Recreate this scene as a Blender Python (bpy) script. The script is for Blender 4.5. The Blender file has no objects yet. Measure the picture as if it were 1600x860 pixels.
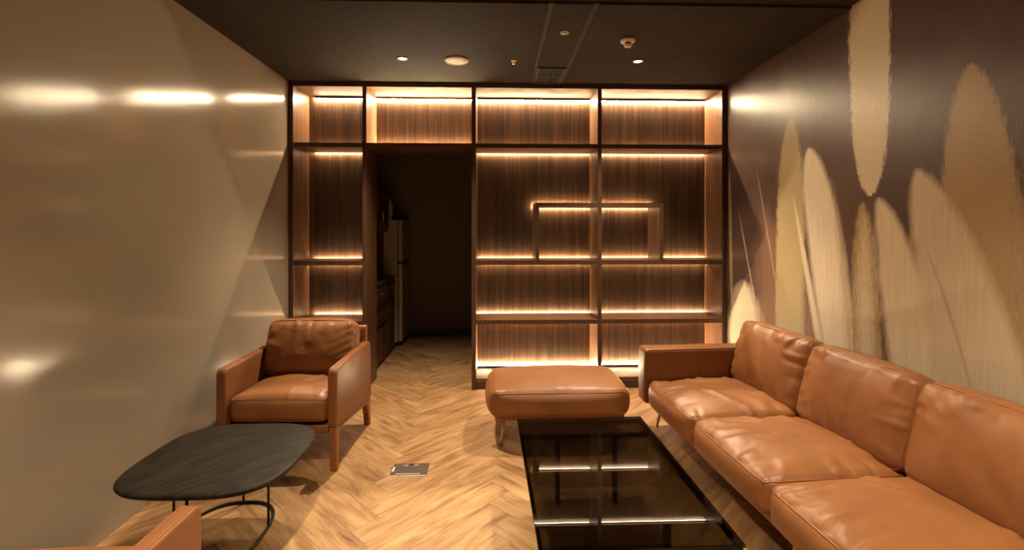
import bpy, bmesh, math, random
from mathutils import Vector, Matrix, noise

random.seed(7)
R = math.radians
scene = bpy.context.scene
COL = scene.collection

# ------------------------------------------------------------------ camera
cam_d = bpy.data.cameras.new('camera')
cam_d.sensor_fit = 'HORIZONTAL'
cam_d.sensor_width = 36.0
cam_d.lens = 749.0 / 1600.0 * 36.0
cam_d.shift_y = -75.0 / 1600.0
cam_d.clip_start = 0.02
cam = bpy.data.objects.new('camera', cam_d)
COL.objects.link(cam)
cam.location = (0, 0, 1.434)
cam.rotation_euler = (R(90), 0, -math.atan(25.0 / 749.0))
scene.camera = cam

# ------------------------------------------------------------------ world / exposure
world = bpy.data.worlds.new('world')
scene.world = world
world.use_nodes = True
world.node_tree.nodes['Background'].inputs['Color'].default_value = (0.9, 0.7, 0.5, 1)
world.node_tree.nodes['Background'].inputs['Strength'].default_value = 0.0
scene.view_settings.view_transform = 'Standard'
scene.view_settings.look = 'None'
scene.view_settings.gamma = 1.0
scene.view_settings.use_curve_mapping = False
scene.view_settings.exposure = 0.10

# light levels of the lamps that the room has
SPOT_W = 285.0
SPOT_COL = (1.0, 0.83, 0.59)
LED_COL = (1.0, 0.785, 0.49)
LED_MAIN = 125.0
LED_TOP = 580.0

# ------------------------------------------------------------------ helpers
def link(o, parent=None):
    COL.objects.link(o)
    if parent is not None:
        o.parent = parent
    return o

def tag(o, label=None, cat=None, group=None, kind=None):
    if label: o['label'] = label
    if cat: o['category'] = cat
    if group: o['group'] = group
    if kind: o['kind'] = kind
    return o

def thing(name, label, cat, loc=(0, 0, 0), rz=0.0, group=None):
    o = bpy.data.objects.new(name, None)
    o.empty_display_size = 0.1
    o.location = loc
    o.rotation_euler = (0, 0, rz)
    link(o)
    return tag(o, label, cat, group)

def mesh_obj(name, bm, mat, parent=None, smooth=False, recalc=True):
    if recalc:
        bmesh.ops.recalc_face_normals(bm, faces=bm.faces[:])
    me = bpy.data.meshes.new(name)
    bm.to_mesh(me)
    bm.free()
    if smooth:
        for p in me.polygons:
            p.use_smooth = True
    if mat is not None:
        me.materials.append(mat)
    o = bpy.data.objects.new(name, me)
    return link(o, parent)

def add_box(bm, x0, x1, y0, y1, z0, z1, bevel=0.0, seg=2):
    tmp = bmesh.new()
    bmesh.ops.create_cube(tmp, size=1.0)
    for v in tmp.verts:
        v.co = Vector(((x0 + x1) / 2 + v.co.x * (x1 - x0), (y0 + y1) / 2 + v.co.y * (y1 - y0), (z0 + z1) / 2 + v.co.z * (z1 - z0)))
    if bevel > 0:
        bmesh.ops.bevel(tmp, geom=tmp.edges[:], offset=bevel, segments=seg, profile=0.5, affect='EDGES', clamp_overlap=True)
    merge(bm, tmp)
    return bm

def merge(bm, tmp):
    m = bpy.data.meshes.new('tmp')
    tmp.to_mesh(m)
    tmp.free()
    bm.from_mesh(m)
    bpy.data.meshes.remove(m)

def box(name, x0, x1, y0, y1, z0, z1, mat, parent=None, bevel=0.0, seg=2, smooth=False):
    bm = bmesh.new()
    add_box(bm, x0, x1, y0, y1, z0, z1, bevel, seg)
    return mesh_obj(name, bm, mat, parent, smooth)

def add_tube(bm, pts, radius, closed=False, seg=8):
    pts = [Vector(p) for p in pts]
    n = len(pts)
    rad = radius if isinstance(radius, (list, tuple)) else [radius] * n
    rings = []
    up = Vector((0, 0, 1))
    prev = None
    for i, p in enumerate(pts):
        if closed:
            t = pts[(i + 1) % n] - pts[i - 1]
        else:
            t = pts[min(i + 1, n - 1)] - pts[max(i - 1, 0)]
        t.normalize()
        if prev is None:
            a = up if abs(t.dot(up)) < 0.9 else Vector((1, 0, 0))
            u = t.cross(a).normalized()
        else:
            u = (prev - t * prev.dot(t)).normalized()
        prev = u
        w = t.cross(u)
        rings.append([bm.verts.new(p + (u * math.cos(2 * math.pi * k / seg) + w * math.sin(2 * math.pi * k / seg)) * rad[i]) for k in range(seg)])
    m = n if closed else n - 1
    for i in range(m):
        a, b = rings[i], rings[(i + 1) % n]
        off = 0
        if closed and i == n - 1:
            best = min(range(seg), key=lambda q: (a[0].co - b[q].co).length)
            off = best
        for k in range(seg):
            bm.faces.new((a[k], a[(k + 1) % seg], b[(k + 1 + off) % seg], b[(k + off) % seg]))
    if not closed:
        bm.faces.new(rings[0][::-1])
        bm.faces.new(rings[-1])
    return bm

def tube(name, pts, radius, mat, parent=None, closed=False, seg=8):
    bm = bmesh.new()
    add_tube(bm, pts, radius, closed, seg)
    return mesh_obj(name, bm, mat, parent, True)

def add_prism(bm, poly, axis, a0, a1):
    """poly of 2D points extruded along axis ('x': poly is (y,z); 'y': (x,z); 'z': (x,y))."""
    def P(p, a):
        return {'x': (a, p[0], p[1]), 'y': (p[0], a, p[1]), 'z': (p[0], p[1], a)}[axis]
    v0 = [bm.verts.new(P(p, a0)) for p in poly]
    v1 = [bm.verts.new(P(p, a1)) for p in poly]
    n = len(poly)
    bm.faces.new(v0)
    bm.faces.new(v1[::-1])
    for i in range(n):
        bm.faces.new((v0[i], v1[i], v1[(i + 1) % n], v0[(i + 1) % n]))
    return bm

def bevel_all(bm, off, seg=2, min_angle=25):
    bmesh.ops.recalc_face_normals(bm, faces=bm.faces[:])
    es = [e for e in bm.edges if len(e.link_faces) == 2 and e.calc_face_angle(0) > R(min_angle)]
    bmesh.ops.bevel(bm, geom=es, offset=off, segments=seg, profile=0.5, affect='EDGES', clamp_overlap=True)

def add_lathe(bm, prof, cx=0, cy=0, seg=32):
    rings = []
    for r, z in prof:
        if r < 1e-6:
            rings.append([bm.verts.new((cx, cy, z))])
        else:
            rings.append([bm.verts.new((cx + r * math.cos(2 * math.pi * k / seg), cy + r * math.sin(2 * math.pi * k / seg), z)) for k in range(seg)])
    for a, b in zip(rings[:-1], rings[1:]):
        for k in range(seg):
            k2 = (k + 1) % seg
            if len(a) == 1 and len(b) == 1: continue
            if len(a) == 1: bm.faces.new((a[0], b[k], b[k2]))
            elif len(b) == 1: bm.faces.new((a[k], a[k2], b[0]))
            else: bm.faces.new((a[k], a[k2], b[k2], b[k]))
    return bm

def lathe(name, prof, mat, parent=None, seg=32, loc=(0, 0), smooth=True):
    bm = bmesh.new()
    add_lathe(bm, prof, loc[0], loc[1], seg)
    return mesh_obj(name, bm, mat, parent, smooth)

# ------------------------------------------------------------------ material helpers
class NT:
    def __init__(self, name):
        self.m = bpy.data.materials.new(name)
        self.m.use_nodes = True
        self.t = self.m.node_tree
        self.b = self.t.nodes['Principled BSDF']
    def n(self, typ, **kw):
        nd = self.t.nodes.new(typ)
        for k, v in kw.items():
            setattr(nd, k, v)
        return nd
    def l(self, a, b):
        self.t.links.new(a, b)
    def math(self, op, a, b=None, clamp=False):
        nd = self.n('ShaderNodeMath', operation=op)
        nd.use_clamp = clamp
        for i, v in enumerate((a, b)):
            if v is None: continue
            if isinstance(v, (int, float)): nd.inputs[i].default_value = v
            else: self.l(v, nd.inputs[i])
        return nd.outputs[0]
    def ramp(self, fac, stops):
        nd = self.n('ShaderNodeValToRGB')
        e = nd.color_ramp.elements
        while len(e) < len(stops): e.new(0.5)
        for i, (p, c) in enumerate(stops):
            e[i].position = p
            e[i].color = (*c, 1)
        self.l(fac, nd.inputs[0])
        return nd.outputs[0]
    def mix(self, fac, a, b, typ='MIX'):
        nd = self.n('ShaderNodeMix', data_type='RGBA', blend_type=typ)
        if isinstance(fac, (int, float)): nd.inputs[0].default_value = fac
        else: self.l(fac, nd.inputs[0])
        for i, v in ((6, a), (7, b)):
            if isinstance(v, tuple): nd.inputs[i].default_value = (*v, 1)
            else: self.l(v, nd.inputs[i])
        return nd.outputs[2]
    def noise(self, vec, scale, detail=4, rough=0.55, dist=0.0):
        nd = self.n('ShaderNodeTexNoise')
        nd.inputs['Scale'].default_value = scale
        nd.inputs['Detail'].default_value = detail
        nd.inputs['Roughness'].default_value = rough
        nd.inputs['Distortion'].default_value = dist
        if vec is not None: self.l(vec, nd.inputs['Vector'])
        return nd.outputs['Fac']
    def mapping(self, vec, scale=(1, 1, 1), loc=(0, 0, 0), rot=(0, 0, 0)):
        nd = self.n('ShaderNodeMapping')
        nd.inputs['Scale'].default_value = scale
        nd.inputs['Location'].default_value = loc
        nd.inputs['Rotation'].default_value = rot
        self.l(vec, nd.inputs['Vector'])
        return nd.outputs[0]
    def coord(self):
        return self.n('ShaderNodeTexCoord').outputs['Object']
    def bump(self, height, strength=0.3, dist=0.01, normal=None):
        nd = self.n('ShaderNodeBump')
        nd.inputs['Strength'].default_value = strength
        nd.inputs['Distance'].default_value = dist
        self.l(height, nd.inputs['Height'])
        if normal is not None: self.l(normal, nd.inputs['Normal'])
        return nd.outputs[0]
    def set(self, color=None, rough=None, metal=None, spec=None, normal=None, coat=None, coat_rough=None):
        for key, v in (('Base Color', color), ('Roughness', rough), ('Metallic', metal), ('Specular IOR Level', spec), ('Normal', normal), ('Coat Weight', coat), ('Coat Roughness', coat_rough)):
            if v is None: continue
            if isinstance(v, tuple): self.b.inputs[key].default_value = (*v, 1)
            elif isinstance(v, (int, float)): self.b.inputs[key].default_value = v
            else: self.l(v, self.b.inputs[key])
        return self.m

def simple(name, color, rough=0.5, metal=0.0, spec=0.5, var=0.06, nscale=30.0, coat=0.0):
    t = NT(name)
    f = t.noise(t.coord(), nscale, 3)
    lo = tuple(c * (1 - var) for c in color)
    hi = tuple(min(1, c * (1 + var)) for c in color)
    return t.set(t.ramp(f, [(0.3, lo), (0.7, hi)]), rough, metal, spec, coat=coat)

def emissive(name, color, strength):
    t = NT(name)
    t.set((0.8, 0.8, 0.8), 0.4)
    t.b.inputs['Emission Color'].default_value = (*color, 1)
    t.b.inputs['Emission Strength'].default_value = strength
    return t.m

# ---- walnut veneer
def walnut(name, axis, dark=(0.075, 0.032, 0.014), mid=(0.125, 0.056, 0.025), light=(0.20, 0.095, 0.044), rough=0.36):
    t = NT(name)
    co = t.coord()
    if axis == 'z':   sc = (1.0, 1.0, 0.03)
    elif axis == 'x': sc = (0.03, 1.0, 1.0)
    else:             sc = (1.0, 0.03, 1.0)
    a = t.noise(t.mapping(co, sc), 46, 3, 0.5, 0.15)
    b = t.noise(t.mapping(co, sc, (3.1, 1.7, 5.3)), 150, 3, 0.6)
    f = t.math('ADD', t.math('MULTIPLY', a, 0.7), t.math('MULTIPLY', b, 0.3))
    col = t.ramp(f, [(0.36, dark), (0.5, mid), (0.64, light)])
    bp = t.bump(b, 0.12, 0.002)
    return t.set(col, rough, 0, 0.5, bp)
M = {}
M['walnut_v'] = walnut('walnut_vertical', 'z')
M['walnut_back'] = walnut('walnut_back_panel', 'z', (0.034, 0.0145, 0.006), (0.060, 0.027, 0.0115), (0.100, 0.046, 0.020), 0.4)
M['walnut_h'] = walnut('walnut_horizontal', 'x')
M['walnut_edge'] = walnut('walnut_edge_banding', 'z', (0.050, 0.024, 0.012), (0.066, 0.032, 0.017), (0.085, 0.042, 0.022), 0.42)
M['walnut_dark'] = walnut('dark_cabinet_wood', 'z', (0.05, 0.020, 0.009), (0.085, 0.036, 0.016), (0.14, 0.06, 0.028), 0.4)

# ---- oak herringbone floor
def oak():
    t = NT('oak_plank')
    co = t.coord()
    oi = t.n('ShaderNodeObjectInfo')
    rnd = oi.outputs['Random']
    off = t.n('ShaderNodeCombineXYZ')
    t.l(t.math('MULTIPLY', rnd, 37.0), off.inputs[0]); t.l(t.math('MULTIPLY', rnd, 91.0), off.inputs[1])
    add = t.n('ShaderNodeVectorMath', operation='ADD')
    t.l(co, add.inputs[0]); t.l(off.outputs[0], add.inputs[1])
    v = add.outputs[0]
    big = t.noise(t.mapping(v, (1.6, 12, 1)), 1.7, 6, 0.62, 0.7)
    fine = t.noise(t.mapping(v, (5, 90, 1)), 1.6, 5, 0.65, 0.3)
    blot = t.noise(t.mapping(v, (3, 8, 1)), 1.3, 3, 0.5, 0.4)
    f = t.math('ADD', t.math('ADD', t.math('MULTIPLY', big, 0.5), t.math('MULTIPLY', fine, 0.25)), t.math('MULTIPLY', blot, 0.25))
    col = t.ramp(f, [(0.36, (0.14, 0.062, 0.022)), (0.45, (0.30, 0.152, 0.060)), (0.53, (0.42, 0.240, 0.104)), (0.64, (0.52, 0.33, 0.158))])
    tint = t.ramp(rnd, [(0.0, (0.86, 0.84, 0.82)), (0.5, (1, 1, 1)), (1.0, (1.06, 1.05, 1.03))])
    col = t.mix(1.0, col, tint, 'MULTIPLY')
    bp = t.bump(fine, 0.10, 0.002)
    return t.set(col, t.math('ADD', t.math('MULTIPLY', fine, 0.18), 0.40), 0, 0.4, bp)
M['oak'] = oak()
M['subfloor'] = simple('subfloor', (0.10, 0.06, 0.03), 0.8)

# ---- tan leather
def leather(name, base, bump_amt=0.5, vary=0.16):
    t = NT(name)
    co = t.coord()
    big = t.noise(co, 4.0, 3, 0.5)
    lo = tuple(c * (1 - vary) for c in base); hi = tuple(c * (1 + vary) for c in base)
    col = t.ramp(big, [(0.3, lo), (0.7, hi)])
    wr = t.noise(t.mapping(co, (3, 6, 4), rot=(0.3, 0.2, 0.6)), 1.5, 2, 0.45, 1.0)
    ridge = t.math('ABSOLUTE', t.math('SUBTRACT', wr, 0.5))
    vor = t.n('ShaderNodeTexVoronoi')
    vor.inputs['Scale'].default_value = 420
    t.l(co, vor.inputs['Vector'])
    b1 = t.bump(ridge, bump_amt, 0.03)
    b2 = t.bump(vor.outputs['Distance'], 0.06, 0.002, b1)
    r = t.math('ADD', t.math('MULTIPLY', big, 0.14), 0.36)
    return t.set(col, r, 0, 0.5, b2)
LEA = (0.275, 0.106, 0.035)
M['leather'] = leather('tan_leather_cushion', LEA, 0.10)
M['leather_flat'] = leather('tan_leather_stretched', (0.25, 0.094, 0.031), 0.03, 0.08)
M['seam'] = simple('leather_piping', (0.30, 0.105, 0.034), 0.4)
M['thread'] = simple('dark_seam_thread', (0.16, 0.05, 0.018), 0.6)
M['chair_wood'] = walnut('oiled_chair_wood', 'z', (0.20, 0.07, 0.022), (0.30, 0.115, 0.038), (0.38, 0.16, 0.055), 0.38)
M['tag'] = simple('white_cloth_tag', (0.8, 0.76, 0.7), 0.7)

# ---- black stained oak table top
def black_oak():
    t = NT('black_stained_oak')
    co = t.mapping(t.coord(), (1, 1, 1), rot=(0, 0, 0.6))
    ct = t.noise(t.mapping(co, (6.0, 1.1, 1)), 1.0, 2, 0.45, 0.25)
    wv = t.math('MULTIPLY', t.math('ADD', t.math('SINE', t.math('MULTIPLY', ct, 75.0)), 1.0), 0.5)
    fine = t.noise(t.mapping(co, (90, 5, 5)), 1.0, 4)
    f = t.math('ADD', t.math('MULTIPLY', wv, 0.45), t.math('MULTIPLY', fine, 0.5))
    col = t.ramp(f, [(0.3, (0.010, 0.007, 0.0045)), (0.75, (0.027, 0.019, 0.0125))])
    return t.set(col, 0.55, 0, 0.2, t.bump(f, 0.10, 0.001))
M['black_oak'] = black_oak()
M['black_metal'] = simple('black_powder_coated_metal', (0.020, 0.016, 0.012), 0.45, 0.4)
M['gloss_black'] = simple('gloss_black_metal', (0.012, 0.010, 0.008), 0.18, 0.3)
M['brass'] = simple('brushed_bronze_metal', (0.55, 0.40, 0.24), 0.28, 1.0)

# ---- smoked glass: tinted see-through mixed with mirror by fresnel
def smoked():
    t = NT('smoked_glass')
    nt = t.t
    nt.nodes.remove(t.b)
    out = nt.nodes['Material Output']
    tr = t.n('ShaderNodeBsdfTransparent')
    f0 = t.noise(t.coord(), 2.0, 1)
    t.l(t.ramp(f0, [(0.0, (0.25, 0.222, 0.18)), (1.0, (0.27, 0.242, 0.20))]), tr.inputs['Color'])
    gl = t.n('ShaderNodeBsdfGlossy'); gl.inputs['Roughness'].default_value = 0.015
    mx = t.n('ShaderNodeMixShader')
    lw = t.n('ShaderNodeLayerWeight')
    fre = t.math('ADD', t.math('MULTIPLY', t.math('POWER', lw.outputs['Facing'], 5.0), 0.95), 0.045)
    t.l(fre, mx.inputs[0]); t.l(tr.outputs[0], mx.inputs[1]); t.l(gl.outputs[0], mx.inputs[2])
    t.l(mx.outputs[0], out.inputs['Surface'])
    return t.m
M['glass'] = smoked()
def clear_glass():
    t = NT('cabinet_glass')
    nt = t.t
    nt.nodes.remove(t.b)
    tr = t.n('ShaderNodeBsdfTransparent'); tr.inputs['Color'].default_value = (0.75, 0.75, 0.72, 1)
    gl = t.n('ShaderNodeBsdfGlossy'); gl.inputs['Roughness'].default_value = 0.03
    mx = t.n('ShaderNodeMixShader')
    lw = t.n('ShaderNodeLayerWeight')
    fre = t.math('ADD', t.math('MULTIPLY', t.math('POWER', lw.outputs['Facing'], 5.0), 0.95), 0.045)
    t.l(fre, mx.inputs[0]); t.l(tr.outputs[0], mx.inputs[1]); t.l(gl.outputs[0], mx.inputs[2])
    t.l(mx.outputs[0], nt.nodes['Material Output'].inputs['Surface'])
    return t.m
M['cabinet_glass'] = clear_glass()

# ---- left wall: glossy beige board
def wall_gloss():
    t = NT('glossy_beige_wall')
    co = t.coord()
    a = t.noise(co, 1.3, 3)
    b = t.noise(co, 230, 2)
    col = t.ramp(a, [(0.3, (0.31, 0.254, 0.194)), (0.7, (0.335, 0.276, 0.213))])
    c = t.noise(co, 7, 2)
    h = t.math('ADD', t.math('MULTIPLY', b, 0.20), t.math('MULTIPLY', c, 0.15))
    return t.set(col, 0.13, 0, 0.5, t.bump(h, 0.10, 0.004))
M['wall_gloss'] = wall_gloss()
M['wall_plain'] = simple('beige_wall', (0.45, 0.35, 0.25), 0.6)
M['wall_dark'] = simple('dark_olive_wall', (0.21, 0.172, 0.105), 0.75, var=0.1)
M['skirting'] = simple('dark_skirting', (0.045, 0.038, 0.026), 0.5)

# ---- ceiling: dark acoustic board
def ceil_mat(name, c0, c1):
    t = NT(name)
    co = t.coord()
    a = t.noise(t.mapping(co, (14, 55, 14)), 1.0, 3)
    b = t.noise(co, 3.0, 2)
    f = t.math('ADD', t.math('MULTIPLY', a, 0.75), t.math('MULTIPLY', b, 0.25))
    col = t.ramp(f, [(0.36, c0), (0.60, c1)])
    return t.set(col, 0.85, 0, 0.2, t.bump(a, 0.3, 0.004))
M['ceiling'] = ceil_mat('dark_acoustic_ceiling', (0.026, 0.0185, 0.012), (0.042, 0.030, 0.020))
M['ceil_trim'] = simple('ceiling_joint_strip', (0.038, 0.028, 0.019), 0.8)
M['white_plastic'] = simple('white_plastic', (0.72, 0.66, 0.56), 0.45)
M['cream_grille'] = simple('cream_speaker_grille', (0.66, 0.55, 0.40), 0.6)
M['dark_vent'] = simple('dark_vent_metal', (0.016, 0.013, 0.010), 0.5, 0.3)
M['vent_void'] = simple('vent_void', (0.008, 0.007, 0.006), 0.9)
M['chrome'] = simple('polished_chrome', (0.8, 0.78, 0.75), 0.12, 1.0)
M['outlet_metal'] = simple('bronze_anodised_plate', (0.20, 0.135, 0.095), 0.42, 0.6)
M['outlet_edge'] = simple('silver_plate_edge', (0.80, 0.78, 0.75), 0.30, 0.1)
M['fridge_side'] = simple('grey_fridge_side', (0.50, 0.46, 0.41), 0.45, 0.1)
M['fridge_door'] = simple('silver_fridge_door', (0.55, 0.49, 0.43), 0.35, 0.5)
M['black_plastic'] = simple('black_plastic', (0.01, 0.01, 0.01), 0.4)
M['ceramic'] = simple('white_glazed_ceramic', (0.55, 0.52, 0.47), 0.35)
M['led_main'] = emissive('warm_led_strip', LED_COL, LED_MAIN)
M['led_top'] = emissive('bright_warm_led_strip', LED_COL, LED_TOP)
M['lens'] = emissive('downlight_lens', (1.0, 0.86, 0.66), 6.0)

# ---- mural on the right wall: printed brush petals
def mural():
    t = NT('brushed_petal_mural')
    co = t.coord()
    g = bpy.data.node_groups.new('petal', 'ShaderNodeTree')
    it = g.interface
    names = ['Y', 'Z', 'Noise', 'cy', 'cz', 'cosA', 'sinA', 'invA', 'b', 'taper', 'bow', 'soft', 'namp', 'pw']
    for nm in names:
        it.new_socket(name=nm, in_out='INPUT', socket_type='NodeSocketFloat')
    it.new_socket(name='Mask', in_out='OUTPUT', socket_type='NodeSocketFloat')
    gi = g.nodes.new('NodeGroupInput'); go = g.nodes.new('NodeGroupOutput')
    I = {nm: gi.outputs[nm] for nm in names}
    def m(op, a, b=None, clamp=False):
        nd = g.nodes.new('ShaderNodeMath'); nd.operation = op; nd.use_clamp = clamp
        for i, v in enumerate((a, b)):
            if v is None: continue
            if isinstance(v, (int, float)): nd.inputs[i].default_value = v
            else: g.links.new(v, nd.inputs[i])
        return nd.outputs[0]
    dy = m('SUBTRACT', I['Y'], I['cy']); dz = m('SUBTRACT', I['Z'], I['cz'])
    u = m('MULTIPLY', m('ADD', m('MULTIPLY', dy, I['cosA']), m('MULTIPLY', dz, I['sinA'])), I['invA'])
    v = m('SUBTRACT', m('MULTIPLY', dz, I['cosA']), m('MULTIPLY', dy, I['sinA']))
    u2 = m('MULTIPLY', u, u)
    v = m('ADD', v, m('MULTIPLY', I['bow'], u2))
    env = m('SQRT', m('MAXIMUM', m('SUBTRACT', 1.0, m('POWER', u2, I['pw'])), 0.0))
    w = m('MULTIPLY', m('MULTIPLY', I['b'], env), m('ADD', 1.0, m('MULTIPLY', I['taper'], u)))
    d = m('SUBTRACT', w, m('ABSOLUTE', v))
    d = m('ADD', d, m('MULTIPLY', m('SUBTRACT', I['Noise'], 0.5), I['namp']))
    # nothing beyond the petal's own length
    inside = m('LESS_THAN', u2, 1.02)
    mask = m('MULTIPLY', m('DIVIDE', d, I['soft'], True), inside)
    g.links.new(mask, go.inputs['Mask'])

    sep = t.n('ShaderNodeSeparateXYZ'); t.l(co, sep.inputs[0])
    Y, Z = sep.outputs[1], sep.outputs[2]
    n_edge = t.noise(t.mapping(co, (1, 75, 14)), 1.0, 5, 0.75)
    n_soft = t.noise(t.mapping(co, (1, 14, 5)), 1.0, 4, 0.6)
    n_streak = t.noise(t.mapping(co, (1, 70, 3)), 1.0, 4, 0.6)
    n_blot = t.noise(co, 3.2, 4, 0.6, 0.6)
    n_grain = t.noise(t.mapping(co, (1, 120, 70)), 1.0, 3, 0.7)
    bgf = t.math('ADD', t.math('MULTIPLY', n_blot, 0.7), t.math('MULTIPLY', n_streak, 0.3))
    col = t.ramp(bgf, [(0.3, (0.070, 0.038, 0.031)), (0.5, (0.095, 0.053, 0.043)), (0.7, (0.125, 0.074, 0.059))])
    cream = (0.70, 0.58, 0.41); pale = (0.74, 0.62, 0.47); tan = (0.42, 0.285, 0.15); gold = (0.47, 0.365, 0.205)
    olive = (0.17, 0.125, 0.065); brown = (0.25, 0.135, 0.085); grey = (0.26, 0.20, 0.13)
    # (top y, top z) -> (bottom y, bottom z), half width, taper (+ wider at top), bow, softness, ragged edge, colour, opacity, edge noise
    P = [
        ((3.35, 2.60), (3.20, 1.2), 0.26, 0.0, 0.0, 0.22, 0.10, olive, 0.8, 's'),
        ((3.62, 1.65), (3.40, -0.2), 0.30, -0.3, 0.0, 0.20, 0.20, brown, 0.9, 's'),
        ((4.17, 1.95), (4.13, 0.75), 0.035, 0.0, 0.0, 0.02, 0.03, gold, 0.7, 'e'),
        ((3.93, 1.00), (3.84, -0.8), 0.36, 0.0, 0.0, 0.14, 0.16, cream, 0.95, 's'),  # soft cream print with the low strip's glow painted in
        ((4.02, 1.60), (3.72, 0.75), 0.012, 0.0, 0.0, 0.012, 0.012, pale, 0.75, 'e'),
        ((3.73, 1.90), (3.42, 0.85), 0.013, 0.0, 0.0, 0.012, 0.014, gold, 0.8, 'e'),
        ((3.29, 2.20), (3.31, 0.10), 0.180, -0.1, 0.0, 0.03, 0.06, gold, 1.0, 'e'),
        ((3.06, 1.40), (2.98, 0.05), 0.18, -0.2, 0.0, 0.10, 0.10, brown, 0.8, 's'),
        ((3.05, 1.97), (2.63, -0.3), 0.170, 0.20, 0.05, 0.05, 0.05, pale, 1.0, 's'),
        ((3.27, 1.68), (2.88, 0.30), 0.040, -0.3, 0.0, 0.025, 0.015, pale, 0.95, 'e'),
        ((2.83, 1.75), (2.66, 0.1), 0.045, 0.0, 0.05, 0.04, 0.06, tan, 0.55, 'e'),
        ((2.63, 1.58), (2.57, -0.2), 0.120, -0.05, 0.0, 0.03, 0.06, tan, 1.0, 'e'),
        ((2.62, 1.52), (2.59, -0.1), 0.085, -0.05, 0.0, 0.06, 0.09, cream, 0.8, 'e'),
        ((2.595, 2.95), (2.575, 1.60), 0.150, 0.14, 0.0, 0.018, 0.05, cream, 1.0, 'e'),
        ((2.40, 1.15), (2.30, -0.2), 0.13, -0.3, 0.0, 0.06, 0.10, tan, 0.9, 'e'),
        ((2.02, 2.15), (1.90, 0.0), 0.225, -0.30, 0.0, 0.03, 0.05, tan, 1.0, 'e'),
        ((1.72, 2.05), (1.66, 0.4), 0.20, -0.2, 0.0, 0.30, 0.40, grey, 0.9, 'e'),
        ((2.47, 1.61), (2.02, -0.3), 0.205, -0.30, 0.05, 0.05, 0.06, cream, 1.0, 's'),
        ((2.23, 1.74), (1.72, -0.3), 0.235, -0.25, 0.06, 0.05, 0.06, (0.62, 0.50, 0.345), 1.0, 's'),
        ((2.22, 1.38), (1.92, 0.45), 0.014, 0.0, 0.03, 0.02, 0.015, brown, 0.65, 's'),
        ((1.45, 2.45), (1.40, 0.9), 0.15, 0.0, 0.0, 0.03, 0.05, cream, 1.0, 'e'),
        ((1.35, 1.6), (1.05, 0.0), 0.20, -0.2, 0.0, 0.05, 0.05, tan, 1.0, 's'),
        ((0.85, 2.3), (0.80, 0.1), 0.20, -0.1, 0.0, 0.03, 0.05, gold, 1.0, 'e'),
        ((0.30, 1.8), (-0.05, 0.0), 0.20, -0.2, 0.0, 0.05, 0.05, pale, 1.0, 's'),
        ((-0.6, 2.5), (-0.6, 0.6), 0.18, 0.0, 0.0, 0.03, 0.05, cream, 1.0, 'e'),
    ]
    grain_mul = t.ramp(n_grain, [(0.3, (0.80, 0.78, 0.75)), (0.7, (1.08, 1.08, 1.08))])
    streak_mul = t.ramp(n_streak, [(0.3, (0.90, 0.88, 0.86)), (0.7, (1.05, 1.05, 1.05))])
    for (ty, tz), (by, bz), hw, tp, bow, soft, namp, c, op, kind in P:
        nd = t.n('ShaderNodeGroup'); nd.node_tree = g
        L = math.hypot(ty - by, tz - bz)
        vals = dict(cy=(ty + by) / 2, cz=(tz + bz) / 2, cosA=(ty - by) / L, sinA=(tz - bz) / L, invA=2.0 / L, b=hw, taper=tp, bow=bow, soft=soft, namp=namp, pw=1.5)
        if kind == 'e': vals['namp'] *= 2.0
        for k, v in vals.items(): nd.inputs[k].default_value = v
        t.l(Y, nd.inputs['Y']); t.l(Z, nd.inputs['Z'])
        t.l(n_edge if kind == 'e' else n_soft, nd.inputs['Noise'])
        paint = t.mix(1.0, c, grain_mul if kind == 'e' else streak_mul, 'MULTIPLY')
        col = t.mix(t.math('MULTIPLY', nd.outputs[0], op), col, paint)
    return t.set(col, 0.33, 0, 0.38, t.bump(n_grain, 0.05, 0.002))
M['mural'] = mural()

# ------------------------------------------------------------------ room shell
XL, XR = -1.80, 2.062
Y0, YF, YB = -2.2, 4.221, 6.375        # rear wall, bookcase front, pantry end wall
BACK = 4.592                            # bookcase back plane
H = 2.70
STEP = 2.708
H2 = 2.715

def struct(o, label):
    o['kind'] = 'structure'
    o['label'] = label
    return o
struct(box('wall_left', XL - 0.1, XL, Y0 - 0.1, YB + 0.1, -0.1, H2 + 0.1, M['wall_gloss']), 'glossy beige wall beside the armchairs')
struct(box('wall_right', XR, XR + 0.1, Y0 - 0.1, YB + 0.1, -0.1, H2 + 0.1, M['mural']), 'mural wall with brushed cream and tan petals behind the sofa')
struct(box('wall_rear', XL, XR, Y0 - 0.1, Y0, -0.1, H2 + 0.1, M['wall_plain']), 'beige wall closing the lounge')
struct(box('wall_pantry', XL, XR, YB, YB + 0.1, -0.1, H + 0.1, M['wall_dark']), 'dark olive wall at the end of the pantry')
struct(box('baseboard_pantry', XL, XR, YB - 0.012, YB, 0, 0.075, M['skirting'], bevel=0.003), 'dark skirting along the pantry wall')

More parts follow.
